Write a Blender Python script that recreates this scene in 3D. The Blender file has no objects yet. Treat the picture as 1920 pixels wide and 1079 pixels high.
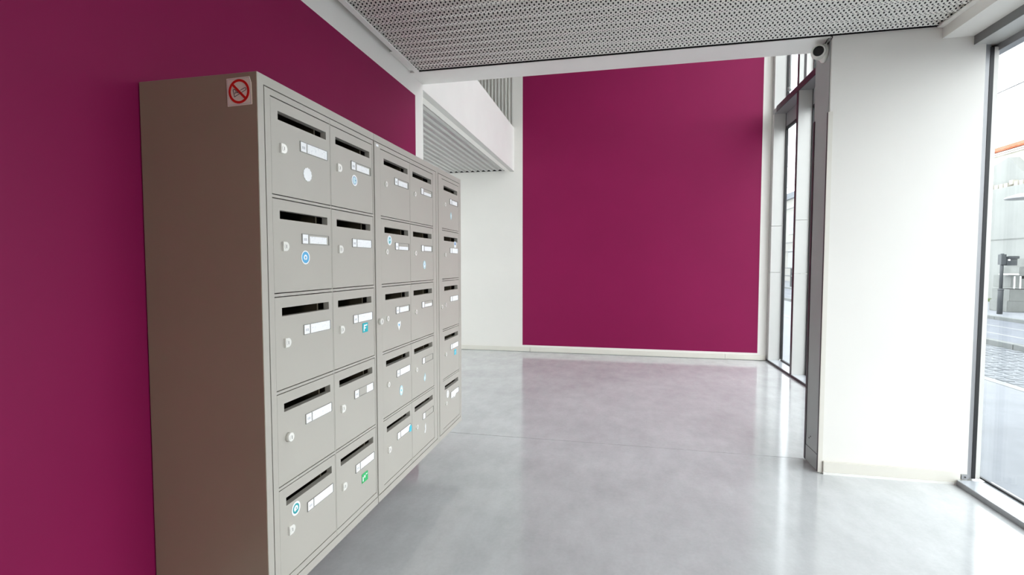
import bpy, bmesh, math, random
from mathutils import Vector, Matrix
random.seed(7)
S = bpy.context.scene
COL = S.collection

# ------------------------------------------------------------------ camera
yaw, pitch = math.radians(12.087), math.radians(-2.742)
cd = bpy.data.cameras.new('camera'); cam = bpy.data.objects.new('camera', cd); COL.objects.link(cam)
cd.sensor_fit = 'HORIZONTAL'; cd.sensor_width = 36.0; cd.lens = 927.0 * 36.0 / 1920.0
cd.clip_start = 0.02; cd.clip_end = 400
fw = Vector((-math.sin(yaw) * math.cos(pitch), math.cos(yaw) * math.cos(pitch), math.sin(pitch)))
rt = Vector((math.cos(yaw), math.sin(yaw), 0)); up = rt.cross(fw)
M = Matrix((rt, up, -fw)).transposed().to_4x4(); M.translation = Vector((0, 0, 1.2))
cam.matrix_world = M
S.camera = cam

# ------------------------------------------------------------------ world (bright overcast sky) and exposure
W = bpy.data.worlds.new('world'); S.world = W; W.use_nodes = True
bg = W.node_tree.nodes['Background']
bg.inputs[0].default_value = (0.94, 0.97, 1.0, 1); bg.inputs[1].default_value = 2.6
vs = S.view_settings
vs.view_transform = 'Standard'; vs.look = 'None'; vs.gamma = 1.0; vs.use_curve_mapping = False
vs.exposure = 1.07

# ------------------------------------------------------------------ materials
def lin(c):
    return tuple(((v / 255) / 12.92 if v / 255 <= .04045 else ((v / 255 + .055) / 1.055) ** 2.4) for v in c)
MATS = {}
def mat(name, rgb, rough=.5, metal=0.0, var=0.0, scale=6.0, bump=0.0, bscale=200.0, spec=None, coat=0.0, stretch=None):
    m = bpy.data.materials.new(name); m.use_nodes = True; nt = m.node_tree
    b = nt.nodes['Principled BSDF']; c = lin(rgb)
    b.inputs['Base Color'].default_value = (*c, 1); b.inputs['Roughness'].default_value = rough
    b.inputs['Metallic'].default_value = metal
    if spec is not None: b.inputs['Specular IOR Level'].default_value = spec
    if coat: b.inputs['Coat Weight'].default_value = coat; b.inputs['Coat Roughness'].default_value = .08
    if var or bump:
        tc = nt.nodes.new('ShaderNodeTexCoord'); mp = nt.nodes.new('ShaderNodeMapping')
        if stretch: mp.inputs['Scale'].default_value = stretch
        nt.links.new(tc.outputs['Object'], mp.inputs[0])
    if var:
        n = nt.nodes.new('ShaderNodeTexNoise'); n.inputs['Scale'].default_value = scale; n.inputs['Detail'].default_value = 6
        n.inputs['Roughness'].default_value = .6
        r = nt.nodes.new('ShaderNodeMapRange'); r.inputs['From Min'].default_value = .3; r.inputs['From Max'].default_value = .7
        r.inputs['To Min'].default_value = 1 - var; r.inputs['To Max'].default_value = 1 + var
        mx = nt.nodes.new('ShaderNodeMix'); mx.data_type = 'RGBA'; mx.blend_type = 'MULTIPLY'; mx.inputs[0].default_value = 1
        nt.links.new(mp.outputs[0], n.inputs['Vector']); nt.links.new(n.outputs[0], r.inputs[0])
        mx.inputs[6].default_value = (*c, 1); nt.links.new(r.outputs[0], mx.inputs[7])
        nt.links.new(mx.outputs[2], b.inputs['Base Color'])
    if bump:
        n2 = nt.nodes.new('ShaderNodeTexNoise'); n2.inputs['Scale'].default_value = bscale; n2.inputs['Detail'].default_value = 3
        bp = nt.nodes.new('ShaderNodeBump'); bp.inputs['Strength'].default_value = bump; bp.inputs['Distance'].default_value = .002
        nt.links.new(mp.outputs[0], n2.inputs['Vector']); nt.links.new(n2.outputs[0], bp.inputs['Height'])
        nt.links.new(bp.outputs[0], b.inputs['Normal'])
    MATS[name] = m; return m

mat('white_paint', (236, 233, 227), .55, var=.015, scale=2)
mat('white_gloss', (240, 238, 233), .35, var=.02, scale=3)
mat('bounce_beige', (222, 196, 152), .6, var=.02, scale=2)  # beige picked to warm the light bounced off the unseen walls
mat('cream_board', (226, 222, 212), .4, var=.02, scale=4)
mat('purple_paint', (137, 13, 75), .55, spec=.25, var=.04, scale=1.3, bump=.04, bscale=90)
mat('cabinet_metal', (184, 179, 170), .36, var=.015, scale=3, bump=.05, bscale=900)
mat('panel_taupe', (164, 149, 127), .38, var=.02, scale=3)
mat('cabinet_inside', (84, 74, 58), .6)
mat('dark_gap', (26, 22, 20), .8)
mat('chrome', (205, 205, 205), .22, metal=1.0)
mat('lock_metal', (244, 242, 236), .3, metal=.25)
mat('keyhole', (60, 58, 56), .5)
mat('black_plastic', (9, 9, 9), .55)
mat('camera_shell', (214, 212, 205), .4)
mat('alu_light', (198, 197, 193), .38, metal=.15, var=.03, scale=2.2)
mat('alu_pale', (222, 220, 214), .4, var=.02, scale=3)
mat('alu_grey', (150, 150, 152), .35, metal=.3, var=.02)
mat('frame_dark', (58, 52, 54), .4, metal=.3)
mat('frame_black', (24, 24, 26), .5)
mat('steel_grey', (156, 158, 156), .42, metal=.0, var=.03, scale=5)
mat('beam_grey', (118, 118, 118), .5)
mat('sill_metal', (205, 210, 215), .2, metal=.35, var=.05, scale=7)
mat('felt', (22, 21, 20), .95)  # felt backing; also colours the strips that stand in for gap shade
mat('asphalt', (92, 96, 104), .7, var=.12, scale=5)
mat('pavement', (118, 121, 126), .75, var=.1, scale=4)
mat('kerb_stone', (104, 107, 106), .75, var=.08, scale=6)
mat('sett_stone', (102, 106, 110), .7, var=.2, scale=9)
mat('white_line', (128, 130, 130), .7, var=.08, scale=12)
mat('house_white', (150, 148, 142), .8, var=.03, scale=1.5)
mat('house_grey', (134, 136, 133), .8, var=.07, scale=1.2)  # greyer paint carries the shade on the lower walls and gable shape
mat('house_bright', (172, 168, 158), .8)  # lighter paint carries the sunlight on the upper house wall
mat('stone_wall', (118, 120, 117), .8, var=.12, scale=5)
mat('roof_tile', (150, 78, 42), .8, var=.12, scale=8)
mat('slate', (96, 102, 110), .7)
mat('grass', (72, 88, 42), .9, var=.2, scale=20)
mat('post_grey', (66, 69, 72), .5, metal=.2)
mat('window_dark', (70, 76, 78), .2)
mat('cable', (58, 58, 60), .6)
mat('sticker_white', (253, 254, 255), .45)
mat('paper_white', (254, 254, 255), .5)
mat('sticker_blue', (96, 178, 226), .45)
mat('sticker_pale', (205, 232, 240), .45)
mat('sticker_teal', (58, 164, 172), .45)
mat('sticker_turquoise', (26, 178, 190), .45)
mat('sticker_cyan', (70, 200, 224), .45)
mat('sticker_green', (52, 186, 108), .45)
mat('sticker_navy', (70, 130, 190), .45)
mat('sign_cream', (252, 240, 222), .5)
mat('sign_red', (224, 32, 12), .5)
mat('sign_black', (40, 38, 36), .5)
mat('print_grey', (196, 196, 200), .6)
mat('holder_clear', (168, 165, 160), .25)

def card_mat():                                   # white paper with faint grey unreadable print lines
    m = mat('name_paper', (254, 254, 255), .45); nt = m.node_tree; b = nt.nodes['Principled BSDF']
    tc = nt.nodes.new('ShaderNodeTexCoord'); oi = nt.nodes.new('ShaderNodeObjectInfo')
    ad = nt.nodes.new('ShaderNodeVectorMath'); ad.operation = 'ADD'
    mp = nt.nodes.new('ShaderNodeMapping'); mp.inputs['Scale'].default_value = (1, 320, 130)
    n = nt.nodes.new('ShaderNodeTexNoise'); n.inputs['Scale'].default_value = 1; n.inputs['Detail'].default_value = 1
    nt.links.new(tc.outputs['Object'], ad.inputs[0]); nt.links.new(oi.outputs['Random'], ad.inputs[1])
    nt.links.new(ad.outputs[0], mp.inputs[0]); nt.links.new(mp.outputs[0], n.inputs['Vector'])
    r = nt.nodes.new('ShaderNodeMapRange'); r.inputs['From Min'].default_value = .6; r.inputs['From Max'].default_value = .68
    nt.links.new(n.outputs[0], r.inputs[0])
    mx = nt.nodes.new('ShaderNodeMix'); mx.data_type = 'RGBA'
    mx.inputs[6].default_value = (*lin((254, 254, 255)), 1); mx.inputs[7].default_value = (*lin((226, 226, 230)), 1)
    nt.links.new(r.outputs[0], mx.inputs[0]); nt.links.new(mx.outputs[2], b.inputs['Base Color'])
card_mat()

def glass_mat():
    m = bpy.data.materials.new('glass'); m.use_nodes = True; nt = m.node_tree; nt.nodes.clear()
    o = nt.nodes.new('ShaderNodeOutputMaterial'); t = nt.nodes.new('ShaderNodeBsdfTransparent'); g = nt.nodes.new('ShaderNodeBsdfGlossy')
    t.inputs[0].default_value = (.95, .97, .97, 1); g.inputs['Roughness'].default_value = .0
    lw = nt.nodes.new('ShaderNodeLayerWeight'); lw.inputs[0].default_value = .5
    pw = nt.nodes.new('ShaderNodeMath'); pw.operation = 'POWER'; pw.inputs[1].default_value = 4.0
    f = nt.nodes.new('ShaderNodeMapRange'); f.inputs['To Min'].default_value = .02; f.inputs['To Max'].default_value = .45
    nt.links.new(lw.outputs['Facing'], pw.inputs[0]); nt.links.new(pw.outputs[0], f.inputs[0])
    mx = nt.nodes.new('ShaderNodeMixShader')
    nt.links.new(f.outputs[0], mx.inputs[0]); nt.links.new(t.outputs[0], mx.inputs[1]); nt.links.new(g.outputs[0], mx.inputs[2])
    nt.links.new(mx.outputs[0], o.inputs[0]); MATS['glass'] = m
glass_mat()

def perforated(name, rgb, hole, p, rad, rough=.5):      # sheet metal with a diagonal lattice of holes backed by black felt
    m = mat(name, rgb, rough, metal=.1); nt = m.node_tree; b = nt.nodes['Principled BSDF']
    uv = nt.nodes.new('ShaderNodeUVMap')
    ds = []
    for off in (0, .5):
        mp = nt.nodes.new('ShaderNodeMapping'); mp.inputs['Scale'].default_value = (1 / p, 1 / p, 0)
        mp.inputs['Location'].default_value = (off, off, 0)
        fr = nt.nodes.new('ShaderNodeVectorMath'); fr.operation = 'FRACTION'
        sb = nt.nodes.new('ShaderNodeVectorMath'); sb.operation = 'SUBTRACT'; sb.inputs[1].default_value = (.5, .5, 0)
        ln = nt.nodes.new('ShaderNodeVectorMath'); ln.operation = 'LENGTH'
        nt.links.new(uv.outputs[0], mp.inputs[0]); nt.links.new(mp.outputs[0], fr.inputs[0])
        nt.links.new(fr.outputs[0], sb.inputs[0]); nt.links.new(sb.outputs[0], ln.inputs[0]); ds.append(ln)
    mn = nt.nodes.new('ShaderNodeMath'); mn.operation = 'MINIMUM'
    nt.links.new(ds[0].outputs['Value'], mn.inputs[0]); nt.links.new(ds[1].outputs['Value'], mn.inputs[1])
    lt = nt.nodes.new('ShaderNodeMath'); lt.operation = 'LESS_THAN'; lt.inputs[1].default_value = rad / p
    nt.links.new(mn.outputs[0], lt.inputs[0])
    mx = nt.nodes.new('ShaderNodeMix'); mx.data_type = 'RGBA'
    mx.inputs[6].default_value = (*lin(rgb), 1); mx.inputs[7].default_value = (*lin(hole), 1)
    nt.links.new(lt.outputs[0], mx.inputs[0]); nt.links.new(mx.outputs[2], b.inputs['Base Color'])
perforated('perforated_sheet', (244, 241, 234), (38, 35, 32), .0235, .0046)
perforated('perforated_fine', (222, 222, 218), (90, 90, 88), .012, .0026)

def floor_mat():
    m = mat('polished_concrete', (195, 197, 198), .2); nt = m.node_tree; b = nt.nodes['Principled BSDF']
    tc = nt.nodes.new('ShaderNodeTexCoord')
    def noise(scale, det, st=(1, 1, 1)):
        mp = nt.nodes.new('ShaderNodeMapping'); mp.inputs['Scale'].default_value = st
        n = nt.nodes.new('ShaderNodeTexNoise'); n.inputs['Scale'].default_value = scale; n.inputs['Detail'].default_value = det
        n.inputs['Roughness'].default_value = .65
        nt.links.new(tc.outputs['Object'], mp.inputs[0]); nt.links.new(mp.outputs[0], n.inputs['Vector']); return n
    a = noise(1.6, 8); c = noise(9, 8, (1, .5, 1)); d = noise(60, 4)
    def mr(n, lo, hi, a0=.3, b0=.7):
        r = nt.nodes.new('ShaderNodeMapRange'); r.inputs['From Min'].default_value = a0; r.inputs['From Max'].default_value = b0
        r.inputs['To Min'].default_value = lo; r.inputs['To Max'].default_value = hi
        nt.links.new(n.outputs[0], r.inputs[0]); return r
    m1 = nt.nodes.new('ShaderNodeMath'); m1.operation = 'MULTIPLY'; m2 = nt.nodes.new('ShaderNodeMath'); m2.operation = 'MULTIPLY'
    nt.links.new(mr(a, .9, 1.09).outputs[0], m1.inputs[0]); nt.links.new(mr(c, .92, 1.07).outputs[0], m1.inputs[1])
    nt.links.new(m1.outputs[0], m2.inputs[0]); nt.links.new(mr(d, .965, 1.03).outputs[0], m2.inputs[1])
    mx = nt.nodes.new('ShaderNodeMix'); mx.data_type = 'RGBA'; mx.blend_type = 'MULTIPLY'; mx.inputs[0].default_value = 1
    mx.inputs[6].default_value = (*lin((195, 197, 198)), 1); nt.links.new(m2.outputs[0], mx.inputs[7])
    nt.links.new(mx.outputs[2], b.inputs['Base Color'])
    nt.links.new(mr(c, .09, .15).outputs[0], b.inputs['Roughness'])
    b.inputs['IOR'].default_value = 1.65
floor_mat()

# ------------------------------------------------------------------ mesh helpers
def bx(bm, x0, x1, y0, y1, z0, z1, mi=0):
    v = [bm.verts.new((x, y, z)) for x in (x0, x1) for y in (y0, y1) for z in (z0, z1)]
    for q in ((0, 1, 3, 2), (4, 6, 7, 5), (0, 4, 5, 1), (2, 3, 7, 6), (0, 2, 6, 4), (1, 5, 7, 3)):
        bm.faces.new([v[i] for i in q]).material_index = mi
    return v
def quad(bm, pts, mi=0):
    f = bm.faces.new([bm.verts.new(p) for p in pts]); f.material_index = mi; return f
def prism(bm, pts, axis, a, b, mi=0):
    """extrude a 2-D outline along axis (0 x, 1 y, 2 z) from a to b"""
    def P(p, t):
        return {0: (t, p[0], p[1]), 1: (p[0], t, p[1]), 2: (p[0], p[1], t)}[axis]
    A = [bm.verts.new(P(p, a)) for p in pts]; B = [bm.verts.new(P(p, b)) for p in pts]
    n = len(pts); fs = [bm.faces.new(A), bm.faces.new(B[::-1])]
    for i in range(n): fs.append(bm.faces.new((A[i], A[(i + 1) % n], B[(i + 1) % n], B[i])))
    for f in fs: f.material_index = mi
    return fs
def tube(bm, pts, r, n=8, mi=0):
    pts = [Vector(p) for p in pts]; rings = []
    for i, p in enumerate(pts):
        d = (pts[min(i + 1, len(pts) - 1)] - pts[max(i - 1, 0)]).normalized()
        u = d.orthogonal().normalized() if i == 0 else (u - d * u.dot(d)).normalized()
        w = d.cross(u); rr = r[i] if isinstance(r, (list, tuple)) else r
        rings.append([bm.verts.new(p + (u * math.cos(2 * math.pi * k / n) + w * math.sin(2 * math.pi * k / n)) * rr) for k in range(n)])
    for a, b in zip(rings, rings[1:]):
        for k in range(n):
            f = bm.faces.new((a[k], a[(k + 1) % n], b[(k + 1) % n], b[k])); f.smooth = True; f.material_index = mi
    bm.faces.new(rings[0][::-1]).material_index = mi; bm.faces.new(rings[-1]).material_index = mi
def mesh(name, bm, mats, bevel=0.0):
    bmesh.ops.recalc_face_normals(bm, faces=bm.faces)
    if bevel: bmesh.ops.bevel(bm, geom=list(bm.edges), offset=bevel, segments=2, affect='EDGES', clamp_overlap=True)
    me = bpy.data.meshes.new(name); bm.to_mesh(me); bm.free()
    for m in ([mats] if isinstance(mats, str) else mats): me.materials.append(MATS[m])
    return me
def add(name, me, parent=None, loc=(0, 0, 0), label=None, cat=None, group=None, kind=None, rot=None):
    o = bpy.data.objects.new(name, me); COL.objects.link(o); o.location = loc
    if rot: o.rotation_euler = rot
    if parent: o.parent = parent
    if label: o['label'] = label
    if cat: o['category'] = cat
    if group: o['group'] = group
    if kind: o['kind'] = kind
    return o
def obj(name, bm, mats, parent=None, loc=(0, 0, 0), bevel=0.0, **k):
    return add(name, mesh(name, bm, mats, bevel), parent, loc, **k)
def box(name, mats, d, parent=None, bevel=0.0, **k):
    """one box given in world coordinates relative to the parent"""
    bm = bmesh.new(); o = Vector(parent.location) if parent else Vector((0, 0, 0))
    bx(bm, d[0] - o.x, d[1] - o.x, d[2] - o.y, d[3] - o.y, d[4] - o.z, d[5] - o.z)
    return obj(name, bm, mats, parent, bevel=bevel, **k)
def struct(name, label, loc=(0, 0, 0)):
    o = add(name, None, None, loc, label=label, kind='structure'); o['category'] = 'structure'; return o
ST = dict(kind='structure', cat='structure')

# ------------------------------------------------------------------ room constants
XW = -1.345            # purple wall with the mailboxes
YB = 3.305             # back of header and pillar, end of the purple wall
YP = 3.09              # front of header and pillar
YF = 6.61              # far wall
ZC = 2.45              # suspended ceiling
XG = 1.95              # glass plane
XS = 1.808             # front of window sills
YW = -.9               # the street window starts here; a solid wall runs on behind the viewer
YN = -3.6              # wall behind the camera
ZT_ = 5.6              # ceiling of the tall hall

# floor: two slabs with a saw-cut joint at the header line
bm = bmesh.new()
bx(bm, XW - .3, XG + .06, YN - .2, 3.2995, -.12, 0); bx(bm, -4.7, XG + .06, 3.3048, YF + .2, -.12, 0)
bx(bm, XW - .3, XG + .06, 3.29, 3.315, -.14, -.006, 1)
obj('floor', bm, ['polished_concrete', 'dark_gap'], label='polished grey concrete floor with a thin saw-cut joint', **ST)

# left wall: purple field with white border
bm = bmesh.new()
for (y0, y1, z0, z1, mi) in ((YN, 3.172, .09, 2.333, 1), (YN, YB, 0, .09, 0), (YN, YB, 2.333, 2.78, 0), (3.172, YB, .09, 2.333, 0)):
    quad(bm, [(XW, y0, z0), (XW, y1, z0), (XW, y1, z1), (XW, y0, z1)], mi)
quad(bm, [(XW, YB, 0), (XW - .25, YB, 0), (XW - .25, YB, 2.78), (XW, YB, 2.78)])
quad(bm, [(XW - .25, YN, 0), (XW - .25, YB, 0), (XW - .25, YB, 2.78), (XW - .25, YN, 2.78)])
quad(bm, [(XW - .25, YN, 2.78), (XW, YN, 2.78), (XW, YB, 2.78), (XW - .25, YB, 2.78)])
quad(bm, [(XW - .25, YN, 0), (XW, YN, 0), (XW, YN, 2.78), (XW - .25, YN, 2.78)])
obj('wall_left', bm, ['white_paint', 'purple_paint'], label='plum purple wall with white border behind the mailboxes', **ST)

# wall behind the camera, roof, closing walls
box('wall_right', 'bounce_beige', (XS, XG + .12, YN - .2, YW, 0, 2.44), label='unseen wall beside the viewer before the street window, beige to warm the bounce', **ST)
box('wall_back', 'bounce_beige', (XW - .25, XG + .06, YN - .2, YN, 0, 2.95), label='unseen wall behind the viewer, beige to warm the bounce', **ST)
box('wall_roof', 'white_paint', (XW - .25, XG + .1, YN - .2, YP, 2.78, 2.95), label='roof slab over the low lobby', **ST)

# far wall with the large purple rectangle
bm = bmesh.new()
def fw_(x0, x1, z0, z1, mi=0): quad(bm, [(x0, YF, z0), (x1, YF, z0), (x1, YF, z1), (x0, YF, z1)], mi)
fw_(-4.7, -1.269, 0, ZT_); fw_(-1.269, 1.706, 0, .09); fw_(-1.269, 1.706, .09, 3.9, 1); fw_(-1.269, 1.706, 3.9, ZT_); fw_(1.706, 1.806, 0, ZT_)
for f in list(bm.faces):
    pass
quad(bm, [(-4.7, YF + .2, 0), (1.806, YF + .2, 0), (1.806, YF + .2, ZT_), (-4.7, YF + .2, ZT_)])
quad(bm, [(1.806, YF, 0), (1.806, YF + .2, 0), (1.806, YF + .2, ZT_), (1.806, YF, ZT_)])
obj('wall_far', bm, ['white_paint', 'purple_paint'], label='far white wall with a large plum purple rectangle', **ST)
box('wall_annex', 'white_paint', (-4.7, XW - .25, YB - .2, YB, 0, 2.7), label='white wall closing the space under the balcony', **ST)
bm = bmesh.new()
for d in ((YB - .2, 4.0, 0, ZT_), (6.3, YF + .2, 0, ZT_), (4.0, 6.3, 0, .3), (4.0, 6.3, 2.3, ZT_)): bx(bm, -4.9, -4.7, *d)
obj('wall_outer', bm, 'white_paint', label='white side wall with an opening for the added window under the balcony', **ST)
A3 = struct('added_window', 'added unseen side window that lights the space under the balcony', (-4.8, 5.15, 0))  # unseen window, added to brighten the far wall below the balcony
box('glass_pane', 'glass', (-4.806, -4.794, 4.05, 6.25, .35, 2.25), A3)
for d in ((4.0, 4.05, .3, 2.3), (6.25, 6.3, .3, 2.3), (4.05, 6.25, .3, .35), (4.05, 6.25, 2.25, 2.3)): box('frame_bar', 'alu_light', (-4.83, -4.77, *d), A3)
box('ceiling_hall', 'white_paint', (-4.9, XG + .1, YP, YF + .2, ZT_, ZT_ + .2), label='white ceiling of the tall hall', **ST)
# header beam: underside level with the suspended ceiling, wall of the tall hall above it
box('wall_header', 'white_gloss', (-4.9, XG - .02, YP, YB, ZC, ZT_), label='white header beam between low lobby and tall hall', **ST)

# baseboards on the far wall: three lengths with open joints
bb = struct('baseboard_far', 'cream skirting board along the far wall')
for x0, x1, h, t in ((-4.7, -1.163, .062, .012), (-1.159, 1.325, .066, .016), (1.329, 1.80, .066, .016)):
    box('skirting_length', 'cream_board', (x0, x1, YF - t, YF, .005, h), bb, bevel=.0015)
# left wall skirting, mostly hidden by the cabinets
box('baseboard_left', 'cream_board', (XW, XW + .014, YN, 3.30, .004, .066), label='cream skirting board under the mailbox wall', **ST)

# ------------------------------------------------------------------ balcony (mezzanine)
XM = -1.387
bm = bmesh.new(); bx(bm, XM - .12, XM, YB, YF, 2.455, 3.03)
bx(bm, -4.7, XM - .12, YB, YF, 2.56, 2.72)
obj('wall_balcony', bm, 'white_gloss', label='white balcony parapet running to the far wall', **ST)
box('trim_1', 'alu_light', (XM - .052, XM - .001, YB, YF, 2.447, 2.4549), label='flat grey trim under the balcony edge', **ST)
def corrugated(name, mats, u0, u1, pitch, amp, place, along, label, seg=10, phase=0.0):
    """trapezoid-wave sheet; place(u, s, h) -> xyz; u across waves, along = (s0, s1)"""
    bm = bmesh.new(); uvl = bm.loops.layers.uv.new('UVMap')
    prof = [(0, 1), (.16, 1), (.36, -1), (.64, -1), (.84, 1)]
    k0 = int(math.floor((u0 - phase) / pitch)) - 1; us = []
    k = k0
    while phase + k * pitch < u1 + pitch:
        for a, h in prof:
            u = phase + (k + a - .0) * pitch
            if u0 <= u <= u1: us.append((u, h * amp))
        k += 1
    arc = 0; prev = None; rows = []
    for u, h in us:
        if prev: arc += math.hypot(u - prev[0], h - prev[1])
        prev = (u, h)
        rows.append((bm.verts.new(place(u, along[0], h)), bm.verts.new(place(u, along[1], h)), arc))
    for a, b in zip(rows, rows[1:]):
        f = bm.faces.new((a[0], b[0], b[1], a[1]))
        for l, uvc in zip(f.loops, ((along[0], a[2]), (along[0], b[2]), (along[1], b[2]), (along[1], a[2]))): l[uvl].uv = uvc
    me = bpy.data.meshes.new(name); bm.to_mesh(me); bm.free()
    for m in mats: me.materials.append(MATS[m])
    return add(name, me, label=label, **ST)
# underside of the balcony: waves run towards the far wall
corrugated('ceiling_balcony', ['perforated_fine'], -4.65, XM - .045, .077, .0085, lambda u, s, h: (u, s, 2.4665 + h), (YB + .002, YF - .03),
           'grey perforated corrugated sheet under the balcony', phase=-2.261 - .0062)
box('trim_2', 'felt', (-4.7, XM - .12, YB, YF - .001, 2.50, 2.52), label='black felt above the balcony sheet', **ST)
# upstairs: vertical corrugated cladding on the far wall
corrugated('wall_cladding', ['alu_pale'], -4.65, -1.395, .0475, .012, lambda u, s, h: (u, YF - .016 - h, s), (2.73, ZT_ - .01),
           'pale vertical corrugated cladding above the balcony', phase=-1.878)

# ------------------------------------------------------------------ suspended perforated ceiling of the lobby
corrugated('ceiling', ['perforated_sheet'], YN + .01, 3.0822, .0795, .0105, lambda u, s, h: (s, u, ZC + .017 + h), (-1.315, 1.675),
           'light grey perforated corrugated metal ceiling', phase=3.053 - .0064)
box('gap_shade_header', 'felt', (-1.30, 1.66, YP - .003, YP - .0003, ZC + .003, ZC + .07), label='black strip painting the shade in the gap between ceiling sheet and header', **ST)  # dark strip on the header face, gap shade put in as colour
box('gap_shade_balcony', 'felt', (-4.69, XM - .04, YF - .006, YF - .001, 2.462, 2.50), label='black strip painting the shade behind the end of the balcony sheet', **ST)  # dark backing that paints the shade between the wave ends
box('trim_3', 'felt', (XW, 1.70, YN, YP, ZC + .075, ZC + .085), label='black felt above the perforated ceiling', **ST)
bm = bmesh.new(); bx(bm, -1.308, -1.278, YN, 3.082, ZC - .004, ZC + .004); bx(bm, -1.308, -1.302, YN, 3.082, ZC + .004, ZC + .05)
bx(bm, XW, -1.308, YN, 3.082, ZC + .05, ZC + .06)
obj('trim_4', bm, 'white_gloss', label='white edge trim of the perforated ceiling beside the purple wall', **ST)
box('trim_5', 'white_gloss', (XW + .0005, -1.318, 2.79, 3.085, ZC + .012, ZC + .045), label='short white filler strip in the ceiling gap', **ST)
bm = bmesh.new(); bx(bm, 1.636, 1.664, YN, 3.086, ZC - .004, ZC + .004)
obj('trim_6', bm, 'white_gloss', label='white edge trim of the perforated ceiling towards the street window', **ST)
box('trim_7', 'white_paint', (1.6645, 1.808, YN, YP - .0005, 2.39, 2.78), label='white dropped soffit above the street window', **ST)

# ------------------------------------------------------------------ pillar
P = struct('wall_pillar', 'broad white pillar between the two windows', (1.5, YP, 0))
box('core', 'white_paint', (1.139, 1.865, YP, YB, 0, ZC), P, bevel=.002)
box('core', 'alu_light', (1.865, 1.905, YP + .03, YB, 0, ZC), P)
# grey metal side cladding with kick plate
box('side_panel', 'steel_grey', (1.1345, 1.139, YP + .008, YB - .004, .102, ZC), P)
box('kick_plate', 'steel_grey', (1.133, 1.139, YP + .012, YB - .006, .008, .098), P, label='grey metal kick plate')
bm = bmesh.new()
for yy, zz in ((3.235, .155), (3.215, .17)):
    tube(bm, [(1.1345 - 1.5, yy - YP, zz), (1.1325 - 1.5, yy - YP, zz)], .004, 8)
obj('screw', bm, 'keyhole', P)
# corner guards up to 2.04 m
box('corner_guard', 'cream_board', (1.131, 1.155, YP - .003, YP, .006, 2.042), P, bevel=.001)
box('corner_guard', 'frame_dark', (1.1315, 1.1345, YP - .001, YP + .016, .006, 2.042), P)
box('corner_guard', 'frame_dark', (1.1315, 1.1345, YB - .022, YB + .003, .006, 2.042), P)
box('skirting', 'cream_board', (1.156, 1.826, YP - .014, YP, .014, .074), P, bevel=.002)
box('sealant', 'white_gloss', (1.156, 1.826, YP - .018, YP, .0, .014), P, label='white sealant line along the floor')
box('floor_bracket', 'alu_grey', (1.832, 1.863, YP - .012, YP, .032, .058), P, bevel=.001, label='small metal bracket at the pillar foot')
bm = bmesh.new(); tube(bm, [(1.8475 - 1.5, -.0125, .046), (1.8475 - 1.5, -.0155, .046)], .004, 10)
obj('screw', bm, 'keyhole', P)

# ------------------------------------------------------------------ near street window
N = struct('window_1', 'large street window beside the white pillar', (XG, 1.0, 0))
bm = bmesh.new(); prism(bm, [(XS - XG, 0), (XS - XG, .030), (.02, .033), (.02, 0)], 1, YW - 1, YP - .02 - 1)
obj('sill', bm, 'sill_metal', N, label='low brushed metal window sill')
box('sill_edge', 'alu_grey', (XS - .003, XS, YW, YP - .02, .001, .029), N)
box('sill_gasket', 'frame_black', (XG - .016, XG - .004, YW, YP + .09, .033, .042), N)
for y0, y1 in ((YW + .04, 3.19),):
    box('glass_pane', 'glass', (XG - .004, XG + .004, y0, y1, .034, 2.312), N)
box('mullion', 'alu_light', (XG - .05, XG + .02, YW, YW + .04, .033, 2.345), N)
box('side_frame', 'alu_grey', (1.866, 1.889, YP + .010, YP + .03, .033, 2.345), N)
box('side_gasket', 'frame_black', (1.889, 1.907, YP + .008, YP + .04, .033, 2.33), N, label='black gasket strip')
box('side_frame', 'alu_pale', (1.907, 1.929, YP + .010, 3.16, .033, 2.33), N)
box('side_frame', 'frame_black', (1.907, 1.945, 3.16, 3.20, .033, 2.33), N)
box('head_beam', 'beam_grey', (1.808, 1.812, YN, YP - .001, 2.345, 2.41), N, label='dark grey beam face')
box('head_soffit', 'alu_light', (1.812, 2.02, YN, 3.22, 2.345, 2.44), N)
box('head_frame', 'alu_grey', (XG - .025, XG + .025, YW, 3.20, 2.31, 2.345), N)

# ------------------------------------------------------------------ tall far window
G = struct('window_2', 'tall hall window with deep metal fins', (XG, 5.0, 0))
box('sill', 'sill_metal', (XS, XG + .03, YB, YF, 0, .026), G, label='flat metal window sill')
box('sill_edge', 'frame_dark', (XS - .005, XS, YB, 6.56, .001, .024), G)
box('sill_gasket', 'frame_black', (XG - .012, XG + .012, YB, 6.5, .026, .042), G)
fins = (6.53, 5.70, 4.88, 4.06)
TR = 2.985
for i, yf in enumerate(fins):
    for z0, z1 in ((.026, 1.095), (1.099, 1.655), (1.659, 2.99)):
        box('fin_panel', 'alu_light', (XS + .002, XG - .012, yf, yf + .05, z0, z1), G)
    if i == 0:
        box('fin_panel', 'alu_light', (XS + .002, XG - .012, yf, yf + .05, 3.045, ZT_), G)
    else:
        box('fin_panel', 'alu_light', (XS + .002, XS + .045, yf, yf + .05, 3.045, ZT_), G)
        box('fin_post', 'frame_dark', (XS + .045, XS + .066, yf - .004, yf + .05, 3.045, ZT_), G, label='dark vertical post')
        box('fin_panel', 'alu_pale', (XS + .066, XG - .012, yf, yf + .05, 3.045, ZT_), G)
        box('fin_edge', 'frame_dark', (XS - .002, XS + .002, yf, yf + .05, .026, ZT_), G, label='dark front edge of the fin')
    box('glazing_bar', 'frame_black', (XG - .012, XG + .015, yf - .022, yf, .042, ZT_), G)
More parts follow.
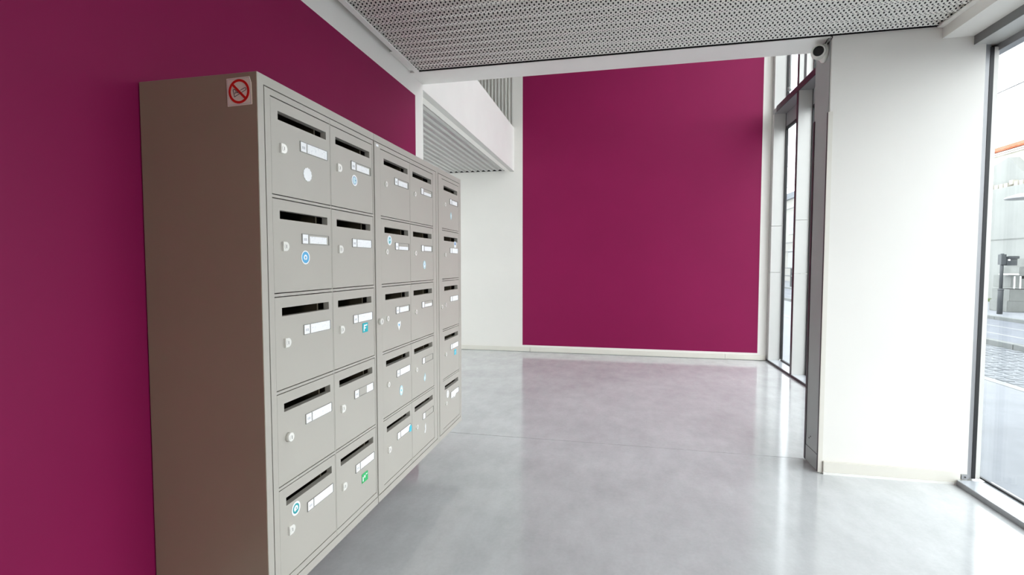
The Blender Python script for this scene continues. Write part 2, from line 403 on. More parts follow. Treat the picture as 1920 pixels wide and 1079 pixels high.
for a, b in ((fins[1] + .05, fins[0] - .022), (fins[2] + .05, fins[1] - .022), (fins[3] + .05, fins[2] - .022), (YB, fins[3] - .022)):
    box('glass_pane', 'glass', (XG - .004, XG + .004, a, b, .042, 2.80), G)
    box('spandrel', 'alu_grey', (XG - .012, XG + .012, a, b, 2.83, 2.99), G, label='grey metal panel below the transom')
    box('glazing_bar', 'frame_black', (XG - .012, XG + .015, a, b, 2.80, 2.83), G)
    box('glass_pane', 'glass', (XG - .004, XG + .004, a, b, 3.045, ZT_), G)
box('transom', 'alu_grey', (XS + .001, XG + .02, YB, 6.58, 2.99, 3.045), G, label='deep horizontal metal transom')
box('transom_edge', 'frame_dark', (XS - .006, XS + .001, YB, 6.42, 2.985, 3.05), G, label='dark front edge of the transom')
box('jamb', 'alu_light', (XS, XG + .03, 6.58, YF + .2, 0, ZT_), G)
# slim bracket of a hinge on the upper pane
bm = bmesh.new(); tube(bm, [(-.03, 6.36 - 5, 3.22), (-.03, 6.36 - 5, 4.2)], .012, 8); tube(bm, [(-.03, 6.36 - 5, 3.20), (-.03, 6.36 - 5, 3.24)], .02, 8)
obj('opening_gear', bm, 'steel_grey', G, label='slim vertical window opening rod')
box('wall_street', 'house_white', (1.905, 1.962, 3.201, YB, 0, ZT_), label='narrow outer wall strip between the windows', **ST)
box('wall_parapet', 'house_white', (XG - .02, XG + .10, YN, YB, 2.44, ZT_), label='outer wall above the street window', **ST)

# ------------------------------------------------------------------ mailbox cabinets
XF = -.956; ZB = .213; ZTOP = 1.7186
ROW = [1.669, 1.386, 1.1025, .8195, .5365]; DH = .2695
DW = .289
# --- shared door meshes (origin: top, left, front corner of the door)
def door_mesh():
    bm = bmesh.new(); t = .0015; ty = .02
    ys = [0, .030, .269, DW]; zs = [0, -.031, -.056, -DH]
    for i in range(3):
        for j in range(3):
            if i == 1 and j == 1: continue
            quad(bm, [(0, ys[i], zs[j]), (0, ys[i + 1], zs[j]), (0, ys[i + 1], zs[j + 1]), (0, ys[i], zs[j + 1])])
    for (p, q) in (((0, 0), (DW, 0)), ((DW, 0), (DW, -DH)), ((DW, -DH), (0, -DH)), ((0, -DH), (0, 0))):
        quad(bm, [(0, p[0], p[1]), (0, q[0], q[1]), (-ty, q[0], q[1]), (-ty, p[0], p[1])])
    for (p, q) in (((ys[1], zs[1]), (ys[2], zs[1])), ((ys[2], zs[1]), (ys[2], zs[2])), ((ys[2], zs[2]), (ys[1], zs[2])), ((ys[1], zs[2]), (ys[1], zs[1]))):
        quad(bm, [(0, p[0], p[1]), (0, q[0], q[1]), (-ty, q[0], q[1]), (-ty, p[0], p[1])])
    bmesh.ops.remove_doubles(bm, verts=bm.verts, dist=1e-5)
    return mesh('mailbox_door', bm, 'cabinet_metal')
DOOR = door_mesh()
def guard_mesh(y):           # folded strip behind the slot
    bm = bmesh.new(); bx(bm, -.075, -.021, y, y + .004, -.075, -.006); bx(bm, -.026, -.021, y, y + .007, -.075, -.006)
    return mesh('slot_guard', bm, 'cabinet_inside')
GUARD = {0: guard_mesh(.232), 1: guard_mesh(.198)}
def lock_d():
    bm = bmesh.new(); r = .0135
    pts = [(-.010, -r), (.002, -r)] + [(.002 + r * math.sin(a), -r * math.cos(a)) for a in [math.pi * k / 10 for k in range(1, 10)]] + [(.002, r), (-.010, r)]
    prism(bm, pts, 0, .0, .007)
    ring = [(.001 + .0075 * math.cos(2 * math.pi * k / 14), .0075 * math.sin(2 * math.pi * k / 14)) for k in range(14)]
    prism(bm, ring, 0, .007, .0085)
    bx(bm, .0085, .0088, .0002, .0018, -.005, .005, 1)
    return mesh('lock', bm, ['lock_metal', 'keyhole'])
def lock_round():
    bm = bmesh.new()
    tube(bm, [(0, 0, 0), (.011, 0, 0), (.0125, 0, 0)], [.0135, .0135, .0122], 20)
    tube(bm, [(.0125, 0, 0), (.0135, 0, 0)], [.008, .008], 16)
    bx(bm, .0135, .0138, -.001, .001, -.005, .005, 1)
    return mesh('lock', bm, ['lock_metal', 'keyhole'])
def lock_small():
    bm = bmesh.new(); r = .010
    prism(bm, [(r * math.cos(2 * math.pi * k / 16), r * 1.15 * math.sin(2 * math.pi * k / 16)) for k in range(16)], 0, 0, .006)
    bx(bm, .006, .0063, -.001, .001, -.005, .005, 1)
    return mesh('lock', bm, ['lock_metal', 'keyhole'])
LOCK = {'d': lock_d(), 'r': lock_round(), 's': lock_small()}
def plate(name, m, y0, y1, z0, z1, x0=0.0, x1=.0012):
    bm = bmesh.new(); bx(bm, x0, x1, y0, y1, z0, z1); return mesh(name, bm, m)
def number_mesh():
    bm = bmesh.new(); bx(bm, 0, .0022, .1305, .159, -.1225, -.0945)
    for k, (a, b) in enumerate(((.138, .1415), (.1435, .147), (.149, .1525))): bx(bm, .0022, .0023, a, b, -.114, -.106, 1)
    return mesh('number_plate', bm, ['paper_white', 'print_grey'])
def number_plain():
    bm = bmesh.new(); bx(bm, 0, .0022, .1305, .159, -.1225, -.0945); return mesh('number_plate', bm, 'paper_white')
NUM = [number_mesh(), number_plain()]
def holder_mesh():
    bm = bmesh.new(); a, b, c, d = .129, .274, -.1245, -.0925; w = .0016
    bx(bm, 0, .003, a, b, d - w, d); bx(bm, 0, .003, a, b, c, c + w); bx(bm, 0, .003, a, a + w, c + w, d - w); bx(bm, 0, .003, b - w, b, c + w, d - w)
    bx(bm, 0, .003, .1595, .1632, c + w, d - w)
    return mesh('card_holder', bm, 'holder_clear')
HOLD = holder_mesh()
CARDS = {'full': plate('name_card', 'name_paper', .164, .272, -.1235, -.094), 'mid': plate('name_card', 'name_paper', .170, .262, -.1205, -.0985),
         'low': plate('name_card', 'name_paper', .168, .264, -.122, -.1075), 'short': plate('name_card', 'name_paper', .222, .272, -.1225, -.0945)}
def disc(bm, cy, cz, r, x, mi=0, n=24, r0=0.0, sy=1.0, wob=None):
    o = [bm.verts.new((x, cy + sy * r * (1 + (wob * (-1) ** k if wob else 0)) * math.cos(2 * math.pi * k / n), cz + r * (1 + (wob * (-1) ** k if wob else 0)) * math.sin(2 * math.pi * k / n))) for k in range(n)]
    if r0 <= 0: bm.faces.new(o).material_index = mi; return
    i = [bm.verts.new((x, cy + sy * r0 * math.cos(2 * math.pi * k / n), cz + r0 * math.sin(2 * math.pi * k / n))) for k in range(n)]
    for k in range(n): bm.faces.new((o[k], o[(k + 1) % n], i[(k + 1) % n], i[k])).material_index = mi
def st_disc(rings, mark=None, sy=1.0, wob=None):
    """rings: list of (radius, material) from outside in; thin disc sticker with printed rings"""
    bm = bmesh.new(); mats = []
    for k, (r, m) in enumerate(rings):
        if m not in mats: mats.append(m)
        nx = rings[k + 1][0] if k + 1 < len(rings) else 0
        disc(bm, 0, 0, r, .0008, mats.index(m), 24, nx, sy, wob if k == 0 else None)
    n = 24; r = rings[0][0]
    o = [(sy * r * math.cos(2 * math.pi * k / n), r * math.sin(2 * math.pi * k / n)) for k in range(n)]
    for k in range(n):
        a, b = o[k], o[(k + 1) % n]; quad(bm, [(0, *a), (0, *b), (.0007, *b), (.0007, *a)], 0)
    if mark:
        mm, polys = mark
        if mm not in mats: mats.append(mm)
        for pl in polys: quad(bm, [(.0011, y, z) for y, z in pl], mats.index(mm))
    return mesh('sticker', bm, mats)
def st_rect(w, h, m, marks=(), mm='sticker_white', skew=0.0):
    bm = bmesh.new(); prism(bm, [(-w / 2, -h / 2), (w / 2, -h / 2 + skew), (w / 2, h / 2 + skew), (-w / 2, h / 2)], 0, 0, .0008)
    for pl in marks: quad(bm, [(.0011, y, z) for y, z in pl], 1)
    return mesh('sticker', bm, [m, mm])
def st_poly(pts, m, inner=None, im=None):
    bm = bmesh.new(); prism(bm, pts, 0, 0, .0008)
    if inner: bm.faces.new([bm.verts.new((.0011, y, z)) for y, z in inner]).material_index = 1
    return mesh('sticker', bm, [m, im or m])
house = [(-.009, -.003), (0, .008), (.009, -.003), (.004, -.003), (.004, -.009), (-.004, -.009), (-.004, -.003)]
def arrow(s): return [[(-.008 * s, -.001 * s), (0, .009 * s), (.008 * s, -.001 * s)], [(-.003 * s, -.010 * s), (.003 * s, -.010 * s), (.003 * s, -.001 * s), (-.003 * s, -.001 * s)]]
STK = {
 'flower': (st_disc([(.021, 'sticker_white')], wob=.05), 'plain white scalloped sticker'),
 'ring_pale': (st_disc([(.0205, 'sticker_white'), (.0145, 'sticker_navy'), (.0125, 'sticker_pale')], ('sticker_navy', [[(.004, -.002), (.009, -.002), (.009, .003), (.004, .003)]])), 'white round sticker with a pale blue centre'),
 'blue': (st_disc([(.0215, 'sticker_white'), (.018, 'sticker_blue'), (.009, 'sticker_white'), (.004, 'sticker_blue')], ('sticker_blue', [[(-.003, -.016), (.003, -.016), (.002, -.006), (-.002, -.006)]])), 'round blue and white sticker'),
 'teal': (st_disc([(.021, 'sticker_white'), (.0155, 'sticker_teal'), (.0095, 'sticker_white')], ('sticker_teal', [[(-.009, -.013), (.009, -.013), (.006, -.004), (-.002, -.006)], [(-.002, -.002), (.004, -.002), (.001, .005)]])), 'round white sticker with a teal arrow ring'),
 'turq': (st_rect(.040, .036, 'sticker_turquoise', ([(-.014, -.013), (-.007, -.013), (-.005, .012), (-.011, .012)], [(-.006, .005), (.014, .007), (.014, .012), (-.006, .011)], [(-.006, -.004), (.005, -.004), (.005, .001), (-.006, .001)])), 'turquoise square sticker with a white mark'),
 'green': (st_rect(.046, .036, 'sticker_green', ([(-.018, -.012), (-.012, -.012), (-.012, .006), (-.018, .006)], [(-.007, -.002), (.003, -.002), (.003, .008), (-.007, .008)], [(.007, .006), (.018, .006), (.018, .010), (.007, .010)])), 'green rectangular sticker with small white marks'),
 'drop': (st_poly([(0, .022), (.006, .012), (.012, .004), (.011, -.006), (.005, -.022), (-.005, -.022), (-.011, -.006), (-.012, .004), (-.006, .012)], 'sticker_pale', [(0, .006), (.005, 0), (0, -.012), (-.005, 0)], 'sticker_white'), 'pale teal drop-shaped sticker'),
 'round_teal': (st_disc([(.021, 'sticker_white'), (.0165, 'sticker_pale')], ('sticker_teal', [[(-.004, .004), (.006, .006), (.007, .013), (-.001, .013)], [(-.006, -.012), (.004, -.012), (.008, -.002), (-.002, -.002)]])), 'white round sticker with a small teal figure'),
 'oval': (st_disc([(.021, 'sticker_pale'), (.012, 'sticker_white')], ('sticker_blue', [[(-.004, -.004), (.004, -.002), (.004, .008), (-.002, .008)]]), sy=.8), 'pale blue oval sticker'),
 'sq_blue': (st_rect(.038, .036, 'sticker_white', ([(-.014, -.002), (.012, -.002), (.002, .016), (-.008, .016)],), 'sticker_navy'), 'white square sticker with a blue triangle'),
 'heart': (st_poly([(0, -.022), (.012, -.004), (.018, .012), (.012, .020), (.003, .012), (-.004, .017), (-.014, .012), (-.013, .002)], 'sticker_white', [(0, -.006), (.007, .002), (.004, .009), (-.007, .006)], 'sticker_blue'), 'torn white heart-shaped sticker'),
 'oval_c': (st_disc([(.023, 'sticker_pale'), (.014, 'sticker_white'), (.006, 'sticker_cyan')], sy=.72), 'pale turquoise oval sticker'),
 'diamond': (st_poly([(.002, .024), (.012, .006), (.010, -.010), (0, -.022), (-.011, -.010), (-.010, .004), (-.002, .008)], 'sticker_pale', [(0, .004), (.005, -.004), (0, -.012), (-.005, -.003)], 'sticker_white'), 'pale diamond-shaped sticker'),
 'cyan': (st_rect(.036, .032, 'sticker_cyan', ([(-.012, -.010), (-.004, -.006), (.004, .004), (-.004, .010)],), 'sticker_pale'), 'small cyan square sticker'),
 'torn': (st_poly([(.004, .026), (.010, .010), (.009, -.010), (.002, -.024), (-.008, -.022), (-.004, -.012), (.001, -.004), (-.002, .010)], 'sticker_white'), 'torn white sliver of a sticker'),
 'ring': (st_disc([(.022, 'sticker_white'), (.010, 'cabinet_metal'), (.008, 'sticker_white')], sy=.8), 'white oval ring sticker'),
 'ripped': (st_poly([(-.055, -.016), (-.040, -.020), (-.030, -.012), (-.018, -.026), (-.006, -.014), (.010, -.028), (.030, -.016), (.050, .006), (.052, .018), (-.050, .016)], 'paper_white'), 'ripped white paper label'),
 'bluebit': (st_poly([(-.014, -.012), (.010, -.014), (.014, .004), (.008, .018), (-.008, .012)], 'sticker_cyan'), 'small torn light blue sticker'),
}
# door data: (cabinet, column) -> rows of (lock, card, number variant, [(sticker, dy, dz)])
DATA = {
 (1, 1): [('d', 'full', 0, [('flower', .164, -.189)]), ('d', 'mid', 0, [('blue', .145, -.166)]), ('d', 'full', 0, []), ('r', 'full', 0, []), ('d', 'full', 0, [('teal', .073, -.084)])],
 (1, 2): [('d', 'mid', 0, [('ring_pale', .152, -.161)]), ('d', 'full', 0, []), ('d', 'full', 0, [('turq', .216, -.149)]), ('d', 'short', 0, []), ('d', 'full', 0, [('green', .197, -.166)])],
 (2, 1): [('s', 'mid', 0, []), ('s', 'low', 0, [('round_teal', .074, -.086)]), ('s', 'mid', 0, [('heart', .158, -.178)]), ('s', 'full', 0, [('oval_c', .175, -.193)]), ('d', 'full', 1, [('bluebit', .267, -.117)])],
 (2, 2): [('s', 'low', 1, []), ('s', 'mid', 1, [('oval', .167, -.191)]), ('s', 'low', 1, []), ('s', None, 1, [('diamond', .159, -.196)]), ('s', None, 1, [('torn', .158, -.176)])],
 (3, 1): [('s', 'mid', 1, [('drop', .150, -.188)]), ('s', 'full', 1, [('sq_blue', .222, -.071)]), ('s', 'full', 1, []), ('s', 'full', 1, [('cyan', .213, -.151)]), ('s', 'full', 1, [('ring', .075, -.089), ('ripped', .178, -.110)])],
}
CAB = {  # outer y range, inner frame y range, left casing, right casing, columns, label
 1: dict(y=(1.182, 1.8345), f=(1.2105, 1.8285), cl=.025, cr=.003, cols=(1.234, 1.5295), label='grey metal mailbox cabinet of ten doors carrying the no-smoking sign'),
 2: dict(y=(1.8365, 2.546), f=(1.8395, 2.518), cl=.0012, cr=.024, cols=(1.889, 2.184), label='middle grey mailbox cabinet with two columns, between the other two cabinets'),
 3: dict(y=(2.5475, 2.946), f=(2.559, 2.923), cl=.006, cr=.020, cols=(2.612,), label='narrow grey mailbox cabinet with a single column of five doors'),
}
BACK = XW + .004
for c, D in CAB.items():
    y0, y1 = D['y']; f0, f1 = D['f']
    R0 = add('mailbox_cabinet', None, None, (XF, y0, ZB), label=D['label'], cat='mailbox cabinet', group='mailbox cabinets on the purple wall')
    O = Vector((XF, y0, ZB))
    def B(bm, a, b, cc, d, e, f, mi=0): bx(bm, a - O.x, b - O.x, cc - O.y, d - O.y, e - O.z, f - O.z, mi)
    # casing: sides, top, bottom, back
    bm = bmesh.new()
    sx = XF if c != 1 else XF
    B(bm, BACK, XF, y0 + (.0012 if c == 1 else 0), y0 + D['cl'], ZB, ZTOP)
    B(bm, BACK, XF if c > 1 else XF - .006, y1 - D['cr'], y1, ZB, ZTOP - (.0 if c > 1 else .027))
    B(bm, BACK, XF, y0 + D['cl'], y1 - (D['cr'] if c > 1 else 0), ZTOP - .0265, ZTOP)
    B(bm, BACK, XF, y0 + D['cl'], y1 - D['cr'], ZB, ZB + .028)
    B(bm, BACK, BACK + .004, y0 + D['cl'], y1 - D['cr'], ZB + .028, ZTOP - .0265)
    obj('casing', bm, 'cabinet_metal', R0)
    if c == 1: box('end_panel', 'panel_taupe', (BACK, XF - .0012, y0, y0 + .0012, ZB, ZTOP - .0012), R0, label='brown-taupe end panel')
    # dark channel behind the groove and inside walls
    bm = bmesh.new()
    B(bm, XF - .05, XF - .012, y0 + D['cl'], f0 + .004, ZB + .028, ZTOP - .0265)
    B(bm, XF - .05, XF - .012, f1 - .003, y1 - D['cr'], ZB + .028, ZTOP - .0265)
    B(bm, XF - .05, XF - .012, f0 + .004, f1 - .003, 1.685, ZTOP - .0265)
    B(bm, XF - .05, XF - .012, f0 + .004, f1 - .003, ZB + .028, .249)
    obj('shadow_channel', bm, 'dark_gap', R0, label='dark groove round the front frame')
    # front frame: stiles and rails flush with the doors
    bm = bmesh.new(); zt, zb = 1.689, .245; cols = D['cols']; t = .03
    B(bm, XF - t, XF, f0, cols[0] - .0012, zb, zt)
    B(bm, XF - t, XF, cols[-1] + DW + .0012, f1, zb, zt)
    for a in cols[1:]: B(bm, XF - t, XF - .0006, cols[0] + DW + .0012, a - .0012, zb, zt)
    for a in cols:
        B(bm, XF - t, XF, a - .0012, a + DW + .0012, ROW[0] + .003, zt)
        for k in range(5):
            lo = ROW[k] - DH - .003; hi = ROW[k + 1] + .003 if k < 4 else zb
            B(bm, XF - t, XF, a - .0012, a + DW + .0012, min(lo, hi), max(lo, hi))
    obj('front_frame', bm, 'cabinet_metal', R0)
    # compartments: dark dividers and shelves
    bm = bmesh.new()
    for a in cols:
        B(bm, XF - .36, XF - t, a - .003, a, zb, zt); B(bm, XF - .36, XF - t, a + DW, a + DW + .003, zb, zt)
        for k in range(6):
            z = ROW[k] + .006 if k < 5 else zb + .008
            B(bm, XF - .36, XF - t, a, a + DW, z, z + .003)
        B(bm, XF - .363, XF - .36, a, a + DW, zb, zt)
    obj('compartments', bm, 'cabinet_inside', R0)
    for ci, a in enumerate(cols):
        for k in range(5):
            lk, card, nv, stks = DATA[(c, ci + 1)][k]
            d = add('mailbox_door', DOOR, R0, (-.0005, a - y0, ROW[k] - ZB))
            add('slot_guard', GUARD[0 if c == 1 or (c == 2 and ci == 0) else 1], d)
            add('lock', LOCK[lk], d, (0, .045 if c == 1 or ci == 0 else .052, -.135))
            add('card_holder', HOLD, d)
            add('number_plate', NUM[nv], d)
            if card: add('name_card', CARDS[card], d, (0, 0, random.uniform(-.0008, .0008)))
            for s, dy, dz in stks:
                add('sticker', STK[s][0], d, (.0006 if s != 'bluebit' else .003, dy, dz) if s != 'ripped' else (.0032, dy, dz), label=STK[s][1])
    if c == 2:
        add('cabinet_lock', LOCK['r'], R0, (0, 1.865 - y0, .9635 - ZB), label='round cylinder lock on the cabinet stile')
        bm = bmesh.new(); bx(bm, 0, .0008, .014, .034, -.0045, .0045)
        obj('white_tag', bm, 'paper_white', R0, (0, .002, 1.678 - ZB), label='tiny white tag at the top of the stile')
    if c == 3:
        add('cabinet_lock', LOCK['s'], R0, (0, 2.594 - y0, .962 - ZB), label='small round lock on the cabinet stile')
    if c == 1:
        # no-smoking sign stuck on the end panel (faces the viewer, -y)
        sg = add('no_smoking_sign', None, R0, (-1.0105 - XF, 0, 1.668 - ZB), label='cream no-smoking sign with a red circle and bar')
        sg.rotation_euler = (0, math.radians(-1.5), 0)
        bm = bmesh.new(); w, h = .0385, .0375
        prism(bm, [(-w, -h), (w - .001, -h), (w, -h + .004), (w, .020), (w - .005, h), (-w, h)], 1, -.0012, 0)
        for a, b, e, f in ((-w + .002, w - .002, h - .0036, h - .0028), (-w + .002, w - .002, -h + .0028, -h + .0036), (-w + .0028, -w + .0036, -h + .003, h - .003), (w - .0044, w - .0036, -h + .003, h - .006)):
            bx(bm, a, b, -.0014, -.0012, e, f, 1)
        obj('sign_card', bm, ['sign_cream', 'print_grey'], sg)
        bm = bmesh.new(); n = 48; ro, ri = .0325, .0262
        for k in range(n):
            a0, a1 = 2 * math.pi * k / n, 2 * math.pi * (k + 1) / n
            q = [(r * math.cos(a), r * math.sin(a)) for r, a in ((ro, a0), (ro, a1), (ri, a1), (ri, a0))]
            prism(bm, q, 1, -.0022, -.0013)
        ca, sa = math.cos(math.radians(-46)), math.sin(math.radians(-46))
        prism(bm, [(x * ca - z * sa, x * sa + z * ca) for x, z in ((-.0275, -.0032), (.0275, -.0032), (.0275, .0032), (-.0275, .0032))], 1, -.0026, -.0014)
        obj('prohibition_ring', bm, 'sign_red', sg, label='red prohibition circle with diagonal bar')
        bm = bmesh.new(); cg = math.radians(24)
        def line(x0, z0, x1, z1, w=.0011):
            dx, dz = x1 - x0, z1 - z0; L = math.hypot(dx, dz); nx, nz = -dz / L * w / 2, dx / L * w / 2
            prism(bm, [(x0 + nx, z0 + nz), (x1 + nx, z1 + nz), (x1 - nx, z1 - nz), (x0 - nx, z0 - nz)], 1, -.0019, -.0013)
        # cigarette outline: long body with rounded tip, smoke wedge on the left
        pts = [(-.015, -.0135), (.020, .0015), (.0225, .004), (.0215, .0075), (.018, .008), (.004, .0025)]
        for p, q in zip(pts, pts[1:]): line(*p, *q)
        for p, q in zip([(-.015, -.0135), (-.0185, .004), (-.0165, .007), (-.013, .006)], [(-.0185, .004), (-.0165, .007), (-.013, .006), (-.002, -.005)]): line(*p, *q, w=.0014)
        for k in range(3): line(-.014 + k * .003, -.006 + k * .0015, -.011 + k * .003, .001 - k * .002, w=.0011)
        obj('cigarette_pictogram', bm, 'sign_black', sg, label='black outline of a cigarette')

# ------------------------------------------------------------------ security camera on the pillar
K = add('security_camera', None, None, (1.1345, 3.165, 2.392), label='white turret security camera with black lens at the top of the pillar', cat='camera')
def oriented(bm, origin, d):
    q = Vector((0, 0, 1)).rotation_difference(Vector(d).normalized()).to_matrix().to_4x4(); q.translation = Vector(origin)
    bmesh.ops.transform(bm, matrix=q, verts=bm.verts)
def lathe(bm, prof, n=28, mi=0):
    rings = []
    for r, z in prof:
        rings.append([bm.verts.new((r * math.cos(2 * math.pi * k / n), r * math.sin(2 * math.pi * k / n), z)) for k in range(n)] if r > 1e-6 else [bm.verts.new((0, 0, z))])
    for a, b in zip(rings, rings[1:]):
        for k in range(n):
            A = [a[k], a[(k + 1) % n]] if len(a) > 1 else [a[0]]; Bq = [b[(k + 1) % n], b[k]] if len(b) > 1 else [b[0]]
            f = bm.faces.new(A + Bq); f.smooth = True; f.material_index = mi
bm = bmesh.new(); lathe(bm, [(0, 0), (.052, 0), (.052, .010), (.046, .016), (.040, .018), (.036, .030), (0, .030)]); oriented(bm, (0, 0, 0), (-1, 0, 0))
obj('base', bm, 'camera_shell', K)
look = Vector((-.42, -1, -.25)).normalized(); ctr = Vector((-.036, -.012, .004))
bm = bmesh.new(); bmesh.ops.create_uvsphere(bm, u_segments=28, v_segments=16, radius=.041, matrix=Matrix.Translation(ctr))
for f in bm.faces: f.smooth = True
obj('ball', bm, 'camera_shell', K)
bm = bmesh.new(); lathe(bm, [(.0, 0), (.033, 0), (.033, .030), (.031, .034), (.0265, .035), (.0265, .031), (0, .031)]); oriented(bm, ctr + look * .016, look)
obj('barrel', bm, 'camera_shell', K)
bm = bmesh.new(); lathe(bm, [(0, 0), (.0264, 0), (.0264, .0025), (.02, .0045), (0, .005)]); oriented(bm, ctr + look * .0475, look)
obj('lens', bm, 'black_plastic', K, label='round black lens window')
bm = bmesh.new(); lathe(bm, [(0, 0), (.006, 0), (.006, .004), (0, .004)], 10); oriented(bm, (-.022, -.044, -.008), (-.3, -1, 0))
obj('screw', bm, 'keyhole', K)
bm = bmesh.new(); tube(bm, [(-.006, -.045, .030), (.0, -.055, .038), (.006, -.072, .048), (.006, -.0775, .0575), (-.003, -.074, .062)], .0028, 8)
tube(bm, [(-.012, -.030, .040), (-.009, -.045, .052), (-.003, -.062, .060), (-.003, -.074, .062)], .0022, 8)
obj('camera_cable', bm, 'black_plastic', K, label='thin black cable looping up to the ceiling')

# ------------------------------------------------------------------ street outside
ZG = -.12; ZR = -.04
box('ground_forecourt', 'pavement', (XG + .12, 4.10, -30, 90, ZG - .2, ZG), label='smooth grey pavement outside the street window', **ST)
box('ground_strip', 'white_line', (4.10, 4.22, -30, 90, ZG - .2, ZG + .004), label='white stone strip along the pavement', **ST)
cb = struct('ground_cobbles', 'band of stone setts along the street', (4.22, 0, 0))
box('bedding', 'pavement', (4.22, 5.95, -30, 90, ZG - .2, ZG - .008), cb)
setts = []
for v in range(4):
    bm = bmesh.new(); a = [(.012 + random.uniform(0, .012), .012 + random.uniform(0, .012)), (.146 - random.uniform(0, .012), .012), (.146 - random.uniform(0, .010), .146 - random.uniform(0, .014)), (.010 + random.uniform(0, .01), .146)]
    A = [bm.verts.new((x, y, -.03)) for x, y in a]; T = [bm.verts.new((.075 + (x - .075) * .86, .075 + (y - .075) * .86, .0)) for x, y in a]
    bm.faces.new(T)
    for k in range(4): bm.faces.new((A[k], A[(k + 1) % 4], T[(k + 1) % 4], T[k]))
    setts.append(mesh('sett', bm, 'sett_stone'))
for i in range(11):
    for j in range(26):
        o = add('sett', setts[(i * 7 + j * 3) % 4], cb, (.02 + i * .156, 5.6 + j * .156 + (.078 if i % 2 else 0) + .04 * math.sin(i * .9), ZG + random.uniform(-.004, .004)))
kb = struct('ground_kerb', 'low stone kerb between setts and roadway', (5.95, 0, 0))
for j in range(22):
    box('kerb_stone', 'kerb_stone', (5.95, 6.10, 2 + j * 1.0, 2 + j * 1.0 + .99, ZG - .1, ZR), kb, bevel=.006)
box('ground_road', 'asphalt', (6.10, 8.22, -30, 90, ZG - .2, ZR), label='blue-grey asphalt roadway', **ST)
for x in (6.55, 7.35):
    box('ground_marking', 'white_line', (x, x + .06, -30, 90, ZR, ZR + .003), label='thin white line along the roadway', **ST)
kb2 = struct('ground_far_kerb', 'kerb of the opposite pavement', (8.22, 0, 0))
for j in range(26):
    box('kerb_stone', 'kerb_stone', (8.22, 8.36, 6 + j * 1.0, 6 + j * 1.0 + .99, ZG - .1, .03), kb2, bevel=.006)
box('ground_far', 'pavement', (8.36, 40, -30, 90, ZG - .2, .02), label='opposite pavement', **ST)
box('grass_strip', 'grass', (11.35, 11.62, 5, 30, .02, .10), label='green grass verge below the pale street wall', cat='grass', kind='stuff')

# pale garden wall with coping blocks
GW = add('garden_wall', None, None, (11.75, 20, .02), label='long pale grey street wall topped with white coping blocks', cat='wall')
box('wall_face', 'house_grey', (11.65, 11.95, 6, 30, .02, 3.56), GW)
box('string_course', 'stone_wall', (11.63, 11.66, 6, 30, 1.95, 1.975), GW)
me = None
for j in range(60):
    y = 12 + j * .2
    if me is None:
        bm = bmesh.new(); bx(bm, -.06, .10, 0, .13, 0, .13); me = mesh('coping_block', bm, 'house_bright')
    add('coping_block', me, GW, (0, y - 20, 3.54 + (.06 if j % 5 == 0 else 0)))
# grey gable shape painting a diagonal shadow edge, sunlit-toned tiled house behind
SH = add('shade_gable', None, None, (12.4, 20, .02), label='grey gable shape standing in for a shadow on the house behind', cat='building')
bm = bmesh.new(); prism(bm, [(18.05 - 20, 0), (24 - 20, 0), (24 - 20, 3.4), (19.15 - 20, 4.62), (18.05 - 20, 3.62)], 0, -.1, .2)
obj('wall_face', bm, 'house_grey', SH)
HS = add('tiled_house', None, None, (13.0, 15, .02), label='white house in a painted sunlit tone with an orange tiled roof', cat='building')
box('wall_face', 'house_bright', (12.9, 16, 8, 30, .02, 5.02), HS)
box('cornice', 'cream_board', (12.84, 12.9, 8, 30, 4.93, 4.97), HS)
bm = bmesh.new(); prism(bm, [(12.78 - 13, 5.02), (16 - 13, 6.2), (16 - 13, 6.1), (12.78 - 13, 5.0)], 1, 8 - 15, 30 - 15)
obj('roof_slab', bm, 'roof_tile', HS)
bm = bmesh.new(); n = 8
pf = [(.115 * math.cos(math.pi * k / n), .06 * math.sin(math.pi * k / n)) for k in range(n + 1)]
A = [bm.verts.new((0, y, z)) for y, z in pf]; Bv = [bm.verts.new((1.4, y, z + .52)) for y, z in pf]
for k in range(n): bm.faces.new((A[k], A[k + 1], Bv[k + 1], Bv[k]))
bm.faces.new(A)
tile = mesh('roof_tile', bm, 'roof_tile')
for j in range(60): add('roof_tile', tile, HS, (12.74 - 13, 12 + j * .235 - 15, 5.02))

# traffic light across the road
T = add('traffic_light', None, None, (8.78, 13.72, .02), label='small grey traffic signal on a sleeved post across the road', cat='traffic light')
bm = bmesh.new(); tube(bm, [(0, 0, 0), (0, 0, .58), (0, 0, .60)], [.052, .052, .046], 16); tube(bm, [(0, 0, .56), (0, 0, .585)], .06, 16); obj('post_sleeve', bm, 'post_grey', T)
bm = bmesh.new(); tube(bm, [(0, 0, .60), (0, 0, 1.42)], .034, 12); obj('pole', bm, 'post_grey', T)
bm = bmesh.new(); bx(bm, -.05, .05, -.06, .06, 1.16, 1.40); bx(bm, .05, .26, -.07, .07, 1.14, 1.35); bx(bm, .06, .28, -.10, -.07, 1.30, 1.36)
obj('signal_head', bm, 'post_grey', T, bevel=.006)
bm = bmesh.new(); tube(bm, [(.09, -.071, 1.27), (.09, -.085, 1.27)], .022, 12); obj('signal_lens', bm, 'sticker_white', T)

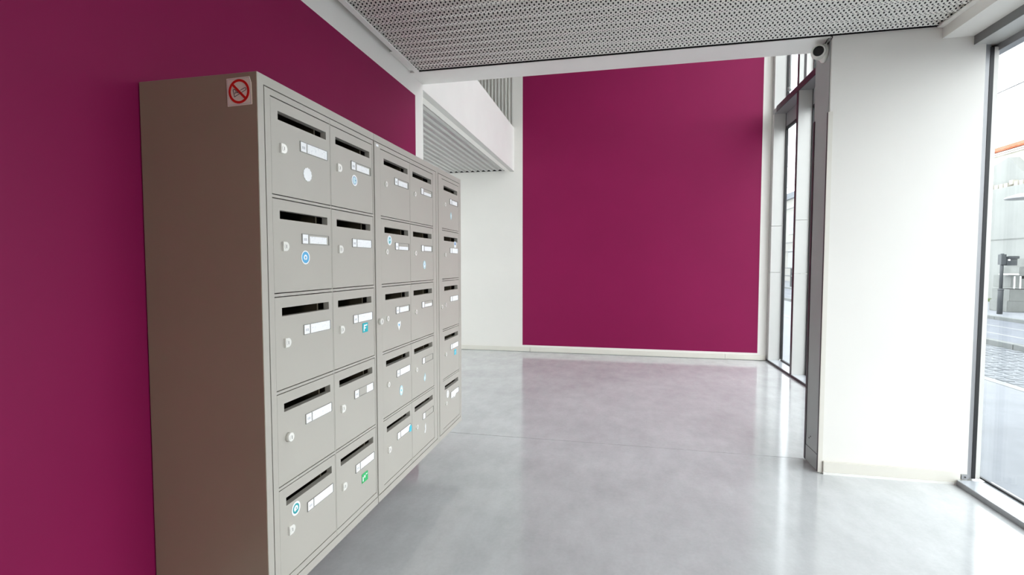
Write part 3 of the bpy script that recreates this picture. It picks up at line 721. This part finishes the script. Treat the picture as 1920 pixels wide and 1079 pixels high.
# stepped stone wall with railing posts
SW = add('stepped_wall', None, None, (9.55, 14.6, .02), label='stepped grey stone planter wall beside the traffic signal', cat='wall')
for x0, z1 in ((9.30, .30), (9.34, .58), (9.36, .92), (9.52, 1.13), (9.63, 1.33)):
    box('stone_block', 'stone_wall', (x0, x0 + 1.3, 14.3, 14.9, max(.02, z1 - .30), z1), SW, bevel=.012)
for k in range(4):
    box('rail_post', 'sticker_white', (9.40 + k * .12, 9.425 + k * .12, 14.27, 14.29, .60, .90), SW)
box('lid', 'sticker_white', (9.22, 9.46, 14.2, 14.5, .93, .96), SW, bevel=.008)
# hanging street lamp disc
SL = add('street_lamp', None, None, (9.9, 12.0, .02), label='grey street lamp with a flat round head', cat='street lamp')
bm = bmesh.new(); tube(bm, [(0, 0, 0), (0, 0, 3.35)], .05, 12); obj('pole', bm, 'post_grey', SL)
bm = bmesh.new(); tube(bm, [(0, 0, 3.3), (-.5, 0, 3.4), (-.95, 0, 3.0)], .025, 10); obj('arm', bm, 'post_grey', SL)
bm = bmesh.new(); lathe(bm, [(0, 0), (.30, 0), (.33, .02), (.28, .06), (.10, .12), (0, .13)], 24); bmesh.ops.translate(bm, vec=(-1.1, 1.2, 2.62), verts=bm.verts); obj('lamp_head', bm, 'alu_grey', SL)

# overhead wires along the street
for x, z in ((8.0, 4.9), (7.2, 5.45)):
    bm = bmesh.new(); tube(bm, [(x, -20, z), (x, 0, z), (x, 20, z - .02), (x, 40, z), (x, 80, z)], .011, 6)
    obj('overhead_wire', bm, 'cable', label='thin dark overhead wire running along the street above the %s' % ('traffic signal' if z < 5 else 'roadway'), cat='wire')

# distant house seen down the street through the tall window
FH = add('distant_house', None, None, (12, 40, .02), label='pale distant house with balcony rails seen down the street', cat='building')
box('wall_face', 'house_white', (11.5, 18, 30.5, 60, .02, 5.6), FH)
box('roof', 'slate', (11.3, 18, 30.3, 60, 5.6, 6.0), FH)
for y in (34, 36.4, 38.8, 41.2, 44):
    for z in (.9, 3.2):
        w = box('window', 'window_dark', (11.46, 11.5, y, y + 1.0, z, z + 1.3), FH)
for z in (2.0, 2.6, 4.9):
    box('balcony_rail', 'post_grey', (11.30, 11.34, 31, 59, z, z + .05), FH)
RL = add('street_railing', None, None, (8.7, 28, .02), label='pale grey railing on the far pavement down the street', cat='railing')
for y in (26.6, 27.8, 29.0, 30.2):
    box('post', 'post_grey', (8.66, 8.74, y, y + .07, .02, 1.0), RL)
for z in (.55, .95):
    box('rail', 'post_grey', (8.68, 8.72, 26.6, 30.27, z, z + .05), RL)
